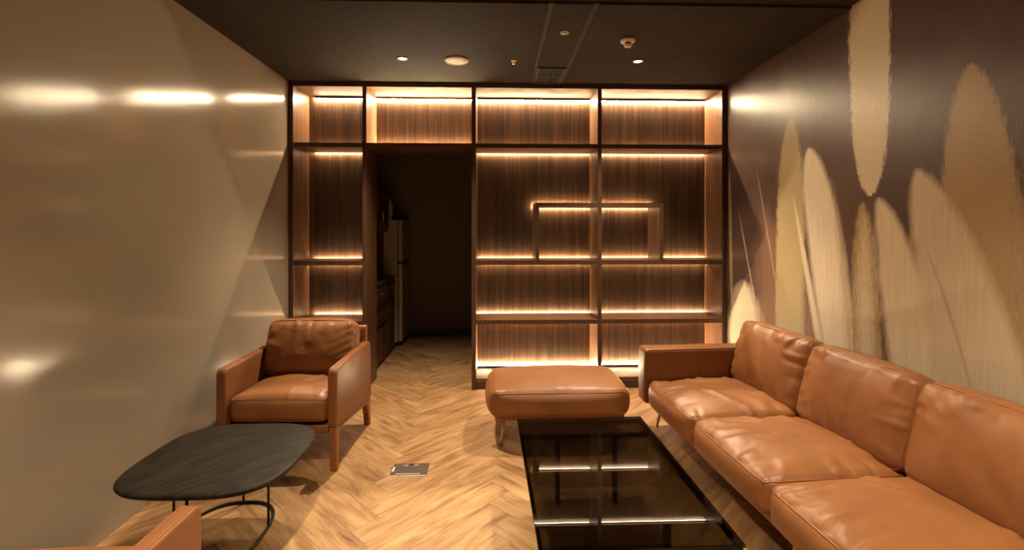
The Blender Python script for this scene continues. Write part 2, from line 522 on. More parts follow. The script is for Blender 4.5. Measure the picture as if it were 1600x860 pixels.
# ceiling: far part lower, with board panels as pieces
ceil = struct(box('ceiling', XL, XR, Y0, YB, H2 + 0.02, H2 + 0.1, M['ceiling']), 'dark acoustic board ceiling')
def panel(x0, x1, y0, y1, z, mat='ceiling'):
    return box('ceiling_panel', x0 + 0.0015, x1 - 0.0015, y0 + 0.0015, y1 - 0.0015, z, H2 + 0.02, M[mat], ceil, 0.002, 1)
for xa, xb in ((XL, -1.152), (-1.152, 0.300), (0.330, 0.560), (0.590, XR)):
    panel(xa, xb, STEP, BACK + 0.03, H)
for xa in (0.300, 0.560):
    box('joint_strip', xa, xa + 0.030, STEP, BACK + 0.03, H + 0.004, H2 + 0.02, M['ceil_trim'], ceil)
panel(XL, XR, BACK + 0.03, YB, H)
for xa, xb in ((XL, -1.152), (-1.152, 0.445), (0.445, XR)):
    panel(xa, xb, 0.9, STEP, H2)
    panel(xa, xb, Y0, 0.9, H2)

# floor: herringbone planks clipped to the room
floor = struct(box('floor', XL, XR, Y0, YB, -0.10, -0.012, M['subfloor']), 'oak herringbone plank floor')
PL, PW = 0.9144, 0.1524
OX, OY = -0.576, 2.386
def clip(poly, rect):
    x0, x1, y0, y1 = rect
    for ax, val, sgn in ((0, x0, 1), (0, x1, -1), (1, y0, 1), (1, y1, -1)):
        out = []
        for i in range(len(poly)):
            a, b = poly[i - 1], poly[i]
            da, db = sgn * (a[ax] - val), sgn * (b[ax] - val)
            if (da >= 0) != (db >= 0):
                k = da / (da - db)
                out.append((a[0] + (b[0] - a[0]) * k, a[1] + (b[1] - a[1]) * k))
            if db >= 0: out.append(b)
        poly = out
        if not poly: return []
    return poly
def plank_mesh(poly):
    bm = bmesh.new()
    g = 0.0
    top = [bm.verts.new((x, y, 0.0)) for x, y in poly]
    bot = [bm.verts.new((x, y, -0.0118)) for x, y in poly]
    n = len(poly)
    # tiny chamfer: inner top ring
    cx = sum(p[0] for p in poly) / n; cy = sum(p[1] for p in poly) / n
    for v in bot: pass
    bm.faces.new(top); bm.faces.new(bot[::-1])
    for i in range(n):
        bm.faces.new((top[i], bot[i], bot[(i + 1) % n], top[(i + 1) % n]))
    bmesh.ops.recalc_face_normals(bm, faces=bm.faces[:])
    ed = [e for e in bm.edges if all(abs(v.co.z) < 1e-6 for v in e.verts)]
    bmesh.ops.bevel(bm, geom=ed, offset=0.0007, segments=1, affect='EDGES')
    me = bpy.data.meshes.new('plank')
    bm.to_mesh(me); bm.free()
    me.materials.append(M['oak'])
    return me
e1 = Vector((1, 1)) / math.sqrt(2); e2 = Vector((-1, 1)) / math.sqrt(2)
gp = 0.0003
full = plank_mesh([(-PL / 2 + gp, -PW / 2 + gp), (PL / 2 - gp, -PW / 2 + gp), (PL / 2 - gp, PW / 2 - gp), (-PL / 2 + gp, PW / 2 - gp)])
rect = (XL + 0.001, XR - 0.001, Y0 + 0.001, YB - 0.001)
for i in range(-60, 61):
    for j in range(-12, 13):
        for kind in (0, 1):
            if kind == 0: c = (i * PW + j * PL + PL / 2, i * PW - j * PL + PW / 2); rot = R(45)
            else:         c = (i * PW + j * PL + PW / 2, i * PW - j * PL + PW + PL / 2); rot = R(135)
            w = Vector((OX, OY)) + e1 * c[0] + e2 * c[1]
            if not (XL - 1 < w.x < XR + 1 and Y0 - 1 < w.y < YB + 1): continue
            ca, sa = math.cos(rot), math.sin(rot)
            poly = [(w.x + ca * a - sa * b, w.y + sa * a + ca * b) for a, b in ((-PL / 2 + gp, -PW / 2 + gp), (PL / 2 - gp, -PW / 2 + gp), (PL / 2 - gp, PW / 2 - gp), (-PL / 2 + gp, PW / 2 - gp))]
            cl = clip(poly, rect)
            if len(cl) < 3: continue
            area = abs(sum(cl[k - 1][0] * cl[k][1] - cl[k][0] * cl[k - 1][1] for k in range(len(cl)))) / 2
            if area < 0.0008: continue
            if area > PL * PW * 0.985:
                me = full
            else:
                loc = [((x - w.x) * ca + (y - w.y) * sa, -(x - w.x) * sa + (y - w.y) * ca) for x, y in cl]
                loc2 = []
                for p in loc:
                    if not loc2 or math.hypot(p[0] - loc2[-1][0], p[1] - loc2[-1][1]) > 0.003: loc2.append(p)
                if math.hypot(loc2[0][0] - loc2[-1][0], loc2[0][1] - loc2[-1][1]) < 0.003: loc2.pop()
                if len(loc2) < 3: continue
                me = plank_mesh(loc2)
            o = bpy.data.objects.new('plank', me)
            o.location = (w.x, w.y, 0); o.rotation_euler = (0, 0, rot)
            link(o, floor)

# ------------------------------------------------------------------ built-in bookcase
bc = thing('bookcase', 'walnut built-in bookcase with glowing shelf strips around the pantry opening', 'bookcase', (0, YF, 0))
U = [(-1.795, -1.760), (-1.164, -1.130), (-0.214, -0.177), (0.901, 0.937), (2.020, 2.056)]
DB = BACK - YF
TB = 2.660
for k, (a, b) in enumerate(U):
    o = box('upright', a, b, 0, DB, 0, H - 0.002, M['walnut_v'], bc, 0.0015, 1)
    # darker edge banding on the front of each upright
    box('edge_banding', a + 0.0003, b - 0.0003, -0.0015, 0.0, 0, H - 0.002, M['walnut_edge'], o)
bays = [(U[i][1], U[i + 1][0]) for i in range(4)]
SH1, SH2, SH3 = (2.132, 2.170), (1.100, 1.140), (0.577, 0.614)
GAP = 0.024
def board(name, x0, x1, z0, z1, y0=0.0):
    o = box(name, x0, x1, y0 + 0.001, DB - 0.012 - GAP, z0, z1, M['walnut_h'], bc, 0.0015, 1)
    box('edge_banding', x0, x1, y0 - 0.0008, y0 + 0.001, z0, z1, M['walnut_edge'], o)
    return o
for bi, (a, b) in enumerate(bays):
    board('top_board', a, b, TB, H - 0.002)
    board('shelf', a, b, *SH1)
    # back panels
    box('back_panel', a, b, DB - 0.012, DB, SH1[0] if bi == 1 else 0.0, H - 0.002, M['walnut_back'], bc)
    if bi == 1:
        box('header_lining', a, b, DB - 0.012 - GAP, DB - 0.012, SH1[0], SH1[0] + 0.010, M['walnut_h'], bc)
    if bi != 1:
        board('shelf', a, b, *SH2)
        board('shelf', a, b, *SH3)
        base = box('base_board', a, b, 0.012, DB - 0.012, 0.060, 0.098, M['walnut_h'], bc, 0.0015, 1)
        box('plinth', a, b, 0.014, 0.034, 0, 0.060, M['walnut_edge'], bc)
# inner frame across the two right bays
UL, UR, UT = (0.347, 0.381), (1.455, 1.489), (1.614, 1.650)
for (a, b) in (UL, UR):
    o = box('inner_upright', a, b, 0.001, DB - 0.012 - GAP, SH2[1], UT[0], M['walnut_v'], bc, 0.0015, 1)
    box('edge_banding', a, b, -0.0008, 0.001, SH2[1], UT[0], M['walnut_edge'], o)
board('inner_shelf', UL[0], U[3][0], *UT)
board('inner_shelf', U[3][1], UR[1], *UT)

# led strips: slim bars on the rear edge of each shelf, in the slot before the back panel
def strip(x0, x1, z, mat='led_main', th=0.006, hh=0.034):
    y0 = DB - 0.012 - GAP
    return box('led_strip', x0 + 0.004, x1 - 0.004, y0 + 0.0003, y0 + th, z - hh / 2, z + hh / 2, M[mat], bc)
def open_strip(x0, x1, z, down, mat='led_top'):
    # slim bar recessed in an angled channel: it shines away from the board it is fixed to
    d = -1 if down else 1
    zz = lambda a, b: sorted((z + d * a, z + d * b))
    bm = bmesh.new()
    add_box(bm, x0 + 0.002, x1 - 0.002, DB - 0.034, DB - 0.0125, *zz(0.0, 0.008))
    add_box(bm, x0 + 0.002, x1 - 0.002, DB - 0.034, DB - 0.030, *zz(0.008, 0.0150))
    o = mesh_obj('led_channel', bm, M['dark_vent'], bc)
    return box('led_strip', x0 + 0.004, x1 - 0.004, DB - 0.0295, DB - 0.0128, *zz(0.0083, 0.0165), M[mat], bc)
mid = lambda q: (q[0] + q[1]) / 2
for bi, (a, b) in enumerate(bays):
    o_ = 0.05 if bi == 0 else 0.0
    open_strip(a + o_, b, TB - 0.0005, True)
    strip(a + o_, b, mid(SH1) + (0.006 if bi == 1 else 0), 'led_main', hh=0.022 if bi == 1 else 0.034)
    if bi == 1:
        open_strip(a, b, SH1[1] + 0.0005, False)
        continue
    if bi == 0: strip(a + o_, b, mid(SH2))
    strip(a + o_, b, mid(SH3))
    open_strip(a, b, 0.0985, False)
for a, b in ((bays[2][0], U[3][0]), (U[3][1], bays[3][1])):
    strip(a, b, mid(SH2))
for a, b in ((UL[0], U[3][0]), (U[3][1], UR[1])):
    strip(a, b, mid(UT))

# ------------------------------------------------------------------ pantry furniture
hu = thing('kitchen_hutch', 'dark wooden kitchen hutch standing beside the refrigerator in the pantry', 'cabinet', (-1.20, 4.63, 0))
# local x: 0 is the front plane (faces +x), local y runs along the pantry
LY = 1.06
box('base_cabinet', -0.50, -0.004, 0, LY, 0.0, 0.83, M['walnut_dark'], hu, 0.003)
box('worktop', -0.52, 0.016, -0.002, LY + 0.004, 0.83, 0.858, M['walnut_dark'], hu, 0.004)
def hfront(name, y0, y1, z0, z1, grooves=0, knob=None, slot=False):
    o = box(name, -0.0035, 0.014, y0, y1, z0, z1, M['walnut_dark'], hu, 0.003)
    for k in range(grooves):
        yy = y0 + (y1 - y0) * (k + 1) / (grooves + 1)
        box('bead', 0.0141, 0.0185, yy - 0.012, yy + 0.012, z0 + 0.05, z1 - 0.06, M['walnut_dark'], o, 0.002, 1)
    if slot:
        box('handle_recess', 0.0141, 0.022, y0 + 0.03, y1 - 0.03, z1 - 0.032, z1 - 0.012, M['black_plastic'], o, 0.002, 1)
    if knob:
        bm = bmesh.new()
        add_lathe(bm, [(0, 0.030), (0.009, 0.028), (0.013, 0.021), (0.010, 0.013), (0.005, 0.009), (0.006, 0.0)], seg=14)
        bmesh.ops.rotate(bm, verts=bm.verts[:], cent=(0, 0, 0), matrix=Matrix.Rotation(R(90), 3, 'Y'))
        bmesh.ops.translate(bm, verts=bm.verts[:], vec=(0.0141, knob[0], knob[1]))
        mesh_obj('knob', bm, M['brass'], o, True)
    return o
hfront('drawer', 0.64, LY - 0.02, 0.655, 0.815, 0, (0.84, 0.745))
hfront('door', 0.64, LY - 0.02, 0.06, 0.640, 4, None, True)
hfront('drawer', 0.02, 0.62, 0.655, 0.815, 0, (0.32, 0.745))
hfront('drawer', 0.02, 0.62, 0.470, 0.640, 0, None, True)
hfront('door', 0.02, 0.62, 0.06, 0.455, 5, None, True)
box('hutch_back', -0.50, -0.47, 0, LY, 0.858, 1.38, M['walnut_dark'], hu)
box('hutch_side', -0.47, -0.12, LY - 0.025, LY, 0.858, 1.38, M['walnut_dark'], hu, 0.002)
box('hutch_side', -0.47, -0.12, 0.0, 0.025, 0.858, 1.38, M['walnut_dark'], hu, 0.002)
box('wall_cabinet', -0.50, -0.075, 0, LY, 1.38, 1.83, M['walnut_dark'], hu, 0.003)
box('cornice', -0.51, -0.045, -0.004, LY + 0.006, 1.83, 1.86, M['walnut_dark'], hu, 0.005)
for y0, y1 in ((0.02, 0.52), (0.54, LY - 0.02)):
    bm = bmesh.new()
    for q in ((y0, y0 + 0.055, 1.40, 1.815), (y1 - 0.055, y1, 1.40, 1.815), (y0 + 0.055, y1 - 0.055, 1.40, 1.455), (y0 + 0.055, y1 - 0.055, 1.76, 1.815)):
        add_box(bm, -0.0745, -0.056, *q, 0.002, 1)
    d = mesh_obj('glazed_door', bm, M['walnut_dark'], hu)
    box('pane', -0.072, -0.068, y0 + 0.055, y1 - 0.055, 1.455, 1.76, M['cabinet_glass'], d)
    if y0 > 0.3:
        box('paper_tag', -0.0555, -0.0535, y0 + 0.18, y0 + 0.25, 1.50, 1.60, M['tag'], d)

fr = thing('refrigerator', 'silver grey two-door refrigerator standing in the dark pantry', 'refrigerator', (-1.14, 5.80, 0))
box('body', -0.54, -0.045, 0.0, 0.50, 0.045, 1.52, M['fridge_side'], fr, 0.008)
box('foot_plinth', -0.52, -0.03, 0.015, 0.485, 0.0, 0.045, M['black_plastic'], fr)
o = box('freezer_door', -0.040, 0.012, 0.003, 0.497, 1.02, 1.522, M['fridge_door'], fr, 0.010, 3)
box('handle', 0.010, 0.026, 0.02, 0.42, 1.010, 1.032, M['black_plastic'], o, 0.004)
o = box('fridge_door', -0.040, 0.012, 0.003, 0.497, 0.055, 0.995, M['fridge_door'], fr, 0.010, 3)
box('handle', 0.010, 0.026, 0.02, 0.42, 0.968, 0.990, M['black_plastic'], o, 0.004)
box('door_gap', -0.044, 0.004, 0.006, 0.494, 0.996, 1.019, M['black_plastic'], fr)
orn = thing('ornament', 'small pale lumpy ornament standing on top of the refrigerator', 'ornament', (-1.285, 5.86, 1.5205))
lathe('body', [(0, 0), (0.024, 0.0), (0.026, 0.01), (0.020, 0.035), (0.024, 0.05), (0.036, 0.075), (0.040, 0.10), (0.032, 0.125), (0.026, 0.14), (0.034, 0.155), (0.038, 0.175), (0.030, 0.20), (0.018, 0.212), (0.020, 0.235), (0.012, 0.25), (0, 0.252)], M['ceramic'], orn, 20)

# ------------------------------------------------------------------ cushions
def cushion_mesh(hx, hy, hz, r, crown=0.05, crown_bot=0.0, bulge=0.01, seed=0, wr=0.004, wdir=(1.0, 0.25), n=44, nz=12, corner=0.0, extra=(), gathers=22, slack=5, gather_sides=('x-', 'x+', 'y-', 'y+')):
    """Padded block centred on the origin, top towards +z. Returns (bmesh, mapping function)."""
    def warp(t):
        s = 1 if t >= 0 else -1
        a = abs(t)
        return s * (1 - (1 - a) ** 1.35)
    def base(tx, ty, tz):
        P = Vector((tx * hx, ty * hy, tz * hz))
        q = Vector((max(-hx + r, min(hx - r, P.x)), max(-hy + r, min(hy - r, P.y)), max(-hz + r, min(hz - r, P.z))))
        d = P - q
        if d.length > 1e-9:
            P = q + d.normalized() * r
        ax, ay, az = abs(P.x) / hx, abs(P.y) / hy, P.z / hz
        kx, ky = 1 - ax ** 2.6, 1 - ay ** 2.6
        if az > 0: P.z += az * crown * max(0, kx) ** 0.75 * max(0, ky) ** 0.75
        else:      P.z += az * crown_bot * max(0, kx) * max(0, ky)
        sb = 1 - min(1, az * az)
        P.x += math.copysign(bulge * sb * max(0, ky), P.x) * ax ** 4
        P.y += math.copysign(bulge * sb * max(0, kx), P.y) * ay ** 4
        if corner:
            # corners of the plan drawn in, as on a stuffed cushion
            k = (min(1.0, ax) * min(1.0, ay)) ** 7
            P.x -= math.copysign(corner * k, P.x)
            P.y -= math.copysign(corner * k, P.y)
        return P
    so = Vector((seed * 3.7, seed * 1.9, seed * 5.1))
    rg = random.Random(seed * 13 + 1)
    folds = []
    def fold(x0, y0, x1, y1, w, a):
        folds.append((Vector((x0 * hx, y0 * hy)), Vector((x1 * hx, y1 * hy)), w, a))
    for q in extra: fold(*q)
    # gathers that run inwards from the seams, leaning with the pull of the cushion
    for q in range(gathers):
        side = rg.choice(gather_sides)
        t = rg.uniform(-0.92, 0.92)
        ln = rg.uniform(0.16, 0.55)
        lean = rg.uniform(-0.35, 0.35) - 0.35 * t
        x0, y0, dx, dy = {'x-': (-0.97, t, ln, lean * ln), 'x+': (0.97, t, -ln, lean * ln), 'y-': (t, -0.97, lean * ln, ln), 'y+': (t, 0.97, lean * ln, -ln)}[side]
        fold(x0, y0, x0 + dx, y0 + dy, rg.uniform(0.011, 0.022), rg.choice((1, 1, -0.8)) * rg.uniform(0.5, 1.0))
    # long slack folds across the middle
    for q in range(slack):
        cx, cy = rg.uniform(-0.6, 0.6), rg.uniform(-0.6, 0.6)
        an = math.atan2(wdir[1], wdir[0]) + rg.uniform(-0.5, 0.5)
        ln = rg.uniform(0.10, 0.22)
        ux, uy = math.cos(an) * ln / hx, math.sin(an) * ln / hy
        fold(cx - ux, cy - uy, cx + ux, cy + uy, rg.uniform(0.016, 0.030), rg.choice((1, -0.8)) * rg.uniform(0.5, 0.9))
    def wrinkle(P):
        w1 = noise.noise(Vector((P.x * 3.2, P.y * 3.2, P.z * 2)) + so)
        w2 = noise.noise(Vector((P.x * 7.5, P.y * 7.5, P.z * 5)) + so * 2)
        d = w1 * 0.9 + w2 * 0.35
        p = Vector((P.x + 0.02 * w2, P.y + 0.02 * w1))
        for a, b, w, am in folds:
            ab = b - a
            L2 = ab.length_squared
            t = (p - a).dot(ab) / L2
            if t < 0 or t > 1: continue
            e = (p - a - ab * t).length_squared
            ww = w * (1.0 + 0.8 * t)
            if e > 6 * ww * ww: continue
            d += am * math.exp(-e / (ww * ww)) * math.sin(math.pi * min(1, t * 0.85 + 0.15))
        return wr * d
    bm = bmesh.new()
    idx = {}
    def V(i, j, k):
        key = (i, j, k)
        if key not in idx:
            idx[key] = bm.verts.new(base(warp(2 * i / n - 1), warp(2 * j / n - 1), warp(2 * k / nz - 1)))
        return idx[key]
    for k in (0, nz):
        for i in range(n):
            for j in range(n):
                bm.faces.new((V(i, j, k), V(i + 1, j, k), V(i + 1, j + 1, k), V(i, j + 1, k)))
    for k in range(nz):
        for e in (0, n):
            for i in range(n):
                bm.faces.new((V(i, e, k), V(i + 1, e, k), V(i + 1, e, k + 1), V(i, e, k + 1)))
                bm.faces.new((V(e, i, k), V(e, i + 1, k), V(e, i + 1, k + 1), V(e, i, k + 1)))
    bmesh.ops.recalc_face_normals(bm, faces=bm.faces[:])
    bm.normal_update()
    off = []
    for (i, j, k), v in idx.items():
        ex = 1 - max(abs(v.co.x) / hx, abs(v.co.y) / hy)
        fade = max(0.15, min(1.0, ex / 0.05)) if k > nz * 0.4 else 0.4
        if k not in (0, nz): fade = 0.45 * (1 - abs(2 * k / nz - 1) ** 4)
        off.append((v, v.normal * wrinkle(v.co) * fade))
    for v, d in off: v.co += d
    def edge_path(tz=1.0, m=26):
        pts = []
        for s in range(4):
            for q in range(m):
                t = warp(2 * q / m - 1)
                tx, ty = [(t, -1), (1, t), (-t, 1), (-1, -t)][s]
                pts.append(base(tx, ty, tz))
        return pts
    return bm, edge_path

def cushion(name, parent, mat, piping_mat, loc, rot=(0, 0, 0), both=False, **kw):
    bm, ep = cushion_mesh(**kw)
    mt = Matrix.Translation(loc) @ Matrix.Rotation(rot[2], 4, 'Z') @ Matrix.Rotation(rot[1], 4, 'Y') @ Matrix.Rotation(rot[0], 4, 'X')
    # keep the vertices in the local frame and pose the object: the leather texture then follows the cushion
    o = mesh_obj(name, bm, mat, parent, True)
    o.matrix_local = mt
    bm = bmesh.new()
    add_tube(bm, [p * 1.0 + Vector((0, 0, 0.0)) for p in ep(1.0)], 0.0032, True, 6)
    if both:
        add_tube(bm, ep(-1.0), 0.0032, True, 6)
    mesh_obj('piping', bm, piping_mat, o, True)
    return o

# ------------------------------------------------------------------ sofa
so_ = thing('sofa', 'long tan leather sofa on slim metal legs along the mural wall', 'sofa', (1.03, 3.28, 0), R(3.4))
CL = 0.66
SD = 0.885
def leather_block(name, x0, x1, y0, y1, z0, z1, parent, bev=0.03, seg=4):
    return box(name, x0, x1, y0, y1, z0, z1, M['leather_flat'], parent, bev, seg, True)
for ya, yb in ((0.003, 0.150), (-4 * CL - 0.150, -4 * CL - 0.003)):
    a = leather_block('arm', 0.0, SD - 0.005, ya, yb, 0.205, 0.585, so_, 0.026, 4)
    for yy in (ya + 0.008, yb - 0.008):
        s = -1 if yy < (ya + yb) / 2 else 1
        tube('piping', [(0.008, yy, 0.225), (0.007, yy, 0.555), (0.014, yy, 0.572), (0.032, yy, 0.5785), (SD - 0.04, yy, 0.5785)], 0.0028, M['seam'], a, seg=6)
    ys = ya - 0.0006 if ya > -1 else yb + 0.0006
    tube('stitch_line', [(0.40, ys, 0.23), (0.40, ys, 0.556)], 0.0016, M['thread'], a, seg=5)
leather_block('base_frame', 0.060, SD - 0.01, -4 * CL, 0.0, 0.168, 0.212, so_, 0.012, 2)
leather_block('backrest_frame', SD - 0.062, SD, -4 * CL, 0.0, 0.205, 0.665, so_, 0.022, 3)
for k in range(4):
    yc = -CL * (k + 0.5)
    cushion('seat_cushion', so_, M['leather'], M['seam'], (0.352, yc, 0.288), hx=0.352, hy=CL / 2 - 0.002, hz=0.078, r=0.042, crown=0.056, bulge=0.016, corner=0.022, seed=11 + k, wr=0.0085, wdir=(0.9, -0.7 + 0.2 * k), gathers=30, slack=9, gather_sides=('x-', 'x-', 'y-', 'y+', 'x+'), n=88, nz=12)
for k in range(4):
    yc = -CL * (k + 0.5)
    # the cushion's top (+z) faces the room: tilt it upright, leaning back
    o = cushion('back_cushion', so_, M['leather'], M['seam'], (0.735, yc, 0.560), rot=(0, R(-90 + 14), [R(2.0), 0, R(-1.0), 0][k]), both=True, hx=0.222, hy=CL / 2 + 0.004, hz=0.070, r=0.045, crown=0.055, crown_bot=0.015, bulge=0.012, corner=0.018, seed=31 + k, wr=[0.0085, 0.0058, 0.0055, 0.006][k], wdir=(1.0, 0.25), gathers=30, slack=6, gather_sides=('x+', 'y-', 'y+', 'x+'), n=84, nz=12)
for lx, ly, dx, dy in ((0.130, 0.112, 0.012, 0.010), (0.76, 0.112, -0.01, 0.01), (0.130, -1.32, 0.012, 0), (0.76, -1.32, -0.01, 0), (0.130, -2.75, 0.012, -0.01), (0.76, -2.75, -0.01, -0.01)):
    sx = 0.022 if lx < 0.5 else -0.022
    tube('leg', [(lx, ly, 0.0), (lx + sx, ly, 0.10), (lx + 2 * sx, ly, 0.204 if abs(ly + 1.32) > 0.5 else 0.17)], [0.008, 0.011, 0.014], M['brass'], so_, seg=12)

# ------------------------------------------------------------------ ottoman
ot = thing('ottoman', 'tan leather rectangular ottoman on slim metal legs before the bookcase', 'ottoman', (0.415, 3.37, 0), R(0.6))
cushion('seat_cushion', ot, M['leather'], M['seam'], (0, 0, 0.282), hx=0.462, hy=0.295, hz=0.084, r=0.045, crown=0.050, bulge=0.028, corner=0.034, seed=5, wr=0.0030, wdir=(1, 0.1), gathers=14, slack=3, n=64, nz=12)
leather_block('base_frame', -0.425, 0.425, -0.262, 0.262, 0.175, 0.206, ot, 0.008, 2)
for sx in (-1, 1):
    for sy in (-1, 1):
        tube('leg', [(sx * 0.385, sy * 0.236, 0), (sx * 0.375, sy * 0.228, 0.09), (sx * 0.362, sy * 0.218, 0.178)], [0.008, 0.010, 0.012], M['brass'], ot, seg=12)

# ------------------------------------------------------------------ glass coffee table
gt = thing('coffee_table', 'low smoked black glass coffee table between the sofa and the armchairs', 'coffee table', (0.476, 2.115, 0), R(1.3))
box('glass_top', -0.348, 0.348, -0.545, 0.545, 0.358, 0.370, M['glass'], gt, 0.0015, 1)
bm = bmesh.new()
for q in ((-0.343, 0.343, -0.541, -0.523), (-0.343, 0.343, 0.523, 0.541), (-0.343, -0.331, -0.523, 0.523), (0.331, 0.343, -0.523, 0.523)):
    add_box(bm, *q, 0.336, 0.3575, 0.002, 1)
mesh_obj('rim_frame', bm, M['gloss_black'], gt)
for sx in (-1, 1):
    for sy in (-1, 1):
        box('leg', sx * 0.15 - 0.012, sx * 0.15 + 0.012, sy * 0.36 - 0.012, sy * 0.36 + 0.012, 0.0, 0.338, M['gloss_black'], gt, 0.002, 1)
for sy in (-1, 1):
    box('cross_bar', -0.331, 0.331, sy * 0.36 - 0.011, sy * 0.36 + 0.011, 0.3385, 0.3575, M['gloss_black'], gt, 0.002, 1)

# ------------------------------------------------------------------ armchairs
# long creases of the slack armchair leather: start, end (in half sizes), width, height
BACK_FOLDS = [(-0.04, 0.90, 0.0, 0.05, 0.020, 1.0), (0.16, 0.85, 0.10, -0.05, 0.026, 1.1), (0.06, 0.80, 0.05, 0.2, 0.014, -0.9), (0.42, 0.88, 0.28, 0.40, 0.018, 0.8), (-0.26, 0.90, -0.32, 0.45, 0.018, 0.8), (-0.55, 0.9, -0.56, 0.55, 0.016, 0.6),
              (0.97, 0.60, 0.42, 0.10, 0.018, 1.0), (0.97, 0.36, 0.36, -0.22, 0.018, 1.0), (0.97, 0.12, 0.45, -0.45, 0.018, 0.9), (0.97, -0.15, 0.55, -0.62, 0.016, 0.7), (0.92, 0.85, 0.55, 0.50, 0.016, 0.8),
              (-0.96, 0.25, -0.58, -0.20, 0.018, 0.7), (-0.96, -0.30, -0.66, -0.72, 0.016, 0.7), (-0.95, 0.75, -0.65, 0.40, 0.016, 0.6)]
SEAT_FOLDS = [(-0.55, 0.75, 0.15, 0.35, 0.022, 0.8), (0.30, 0.80, -0.25, -0.05, 0.022, 0.9), (0.55, 0.55, 0.10, -0.35, 0.020, 1.0), (0.80, 0.30, 0.42, -0.55, 0.020, 1.0), (0.35, 0.25, 0.02, -0.25, 0.015, -0.8), (-0.2, 0.3, -0.6, -0.4, 0.026, 0.6),
              (0.96, -0.35, 0.60, -0.70, 0.016, 0.8), (0.96, -0.60, 0.70, -0.90, 0.014, 0.8), (0.94, -0.10, 0.62, -0.40, 0.016, 0.7)]
def make_armchair(label, loc, rz, seed, plump=0.0):
    t = thing('armchair', label, 'armchair', loc, rz, 'tan leather armchairs')
    W, F, B = 0.352, -0.350, 0.345           # half width, front y, back y (faces -y)
    for s in (-1, 1):
        xo, xi = s * W, s * (W - 0.056)
        # leather arm slab: front edge leans a little, bottom slopes down to the rear
        bm = bmesh.new()
        poly = [(F + 0.012, 0.262), (F, 0.300), (F + 0.002, 0.585), (F + 0.022, 0.604), (B - 0.03, 0.612), (B, 0.590), (B + 0.012, 0.205), (B - 0.02, 0.196)]
        add_prism(bm, poly, 'x', min(xo, xi), max(xo, xi))
        bevel_all(bm, 0.012, 3)
        a = mesh_obj('arm', bm, M['leather_flat'], t, True)
        for xx in (xo - s * 0.009, xi + s * 0.009):
            tube('piping', [(xx, F + 0.004, 0.30), (xx, F + 0.0045, 0.580), (xx, F + 0.024, 0.6035), (xx, B - 0.035, 0.6115)], 0.0026, M['seam'], a, seg=6)
        # wooden leg frame under the slab
        x0, x1 = sorted((xo - s * 0.006, xo - s * 0.048))
        bm = bmesh.new()
        poly = [(F + 0.010, 0.262), (F + 0.030, 0.0), (F + 0.062, 0.0), (F + 0.066, 0.190), (F + 0.078, 0.220), (F + 0.105, 0.232), (B - 0.105, 0.180), (B - 0.075, 0.166), (B - 0.050, 0.140), (B - 0.005, 0.0), (B + 0.028, 0.0), (B + 0.020, 0.08), (B + 0.010, 0.205), (B - 0.02, 0.199)]
        # split in front leg, rail and rear leg, each a piece of its own
        fl = [(F + 0.010, 0.262), (F + 0.022, 0.0), (F + 0.056, 0.0), (F + 0.066, 0.190), (F + 0.080, 0.222), (F + 0.105, 0.235), (F + 0.105, 0.250)]
        rl = [(B - 0.110, 0.205), (B - 0.110, 0.182), (B - 0.078, 0.168), (B - 0.054, 0.140), (B - 0.012, 0.0), (B + 0.022, 0.0), (B + 0.004, 0.200), (B - 0.02, 0.1955)]
        ra = [(F + 0.105, 0.250), (F + 0.105, 0.235), (B - 0.110, 0.182), (B - 0.110, 0.205)]
        bm.free()
        for nm, pl in (('leg', fl), ('leg', rl), ('side_rail', ra)):
            bm = bmesh.new()
            add_prism(bm, pl, 'x', x0, x1)
            if nm == 'leg': bevel_all(bm, 0.005, 2, 35)
            mesh_obj(nm, bm, M['chair_wood'], t, False)
        # small white tag sewn into the rear edge of the slab
        if s > 0:
            box('tag', xo - 0.020, xo - 0.016, B + 0.006, B + 0.020, 0.315, 0.350, M['tag'], t)
    box('seat_rail', -W + 0.057, W - 0.057, F + 0.030, F + 0.075, 0.218, 0.268, M['leather_flat'], t, 0.010, 3, True)
    box('seat_base', -W + 0.057, W - 0.057, F + 0.075, B - 0.03, 0.225, 0.262, M['leather_flat'], t, 0.006, 2, True)
    # backrest panel leaning back
    bm = bmesh.new()
    poly = [(B - 0.065, 0.24), (B - 0.020, 0.24), (B + 0.030, 0.700), (B + 0.018, 0.722), (B - 0.005, 0.722), (B - 0.018, 0.704)]
    add_prism(bm, poly, 'x', -W + 0.030, W - 0.030)
    bevel_all(bm, 0.010, 3)
    mesh_obj('backrest', bm, M['leather_flat'], t, True)
    cushion('seat_cushion', t, M['leather'], M['seam'], (0, -0.055 - plump * 1.6, 0.345 + plump * 0.8), rot=(R(-3), 0, 0), hx=W - 0.058, hy=0.292, hz=0.072 + plump, r=0.045, crown=0.050, bulge=0.014, corner=0.014, seed=seed, wr=0.0080, wdir=(0.6, 1.0), extra=SEAT_FOLDS, gathers=12, slack=2, gather_sides=('x+', 'y-', 'x-', 'x+'), n=84, nz=12)
    # back cushion: its top (+z) faces forward (-y)
    cushion('back_cushion', t, M['leather'], M['seam'], (0, 0.175, 0.602), rot=(R(90 - 17), 0, 0), both=True, hx=W - 0.050, hy=0.190, hz=0.062, r=0.050, crown=0.070, crown_bot=0.02, bulge=0.012, corner=0.020, seed=seed + 3, wr=0.0085, wdir=(0.25, 1.0), extra=BACK_FOLDS, gathers=7, slack=2, gather_sides=('y+', 'x-'), n=88, nz=12)
    return t
make_armchair('tan leather armchair beside the bookcase and the pantry opening, facing the table', (-1.268, 3.178, 0), R(-1.5), 51)
make_armchair('tan leather armchair facing the bookcase across the black side table', (-1.240, 1.135, 0), R(180), 61, 0.018)

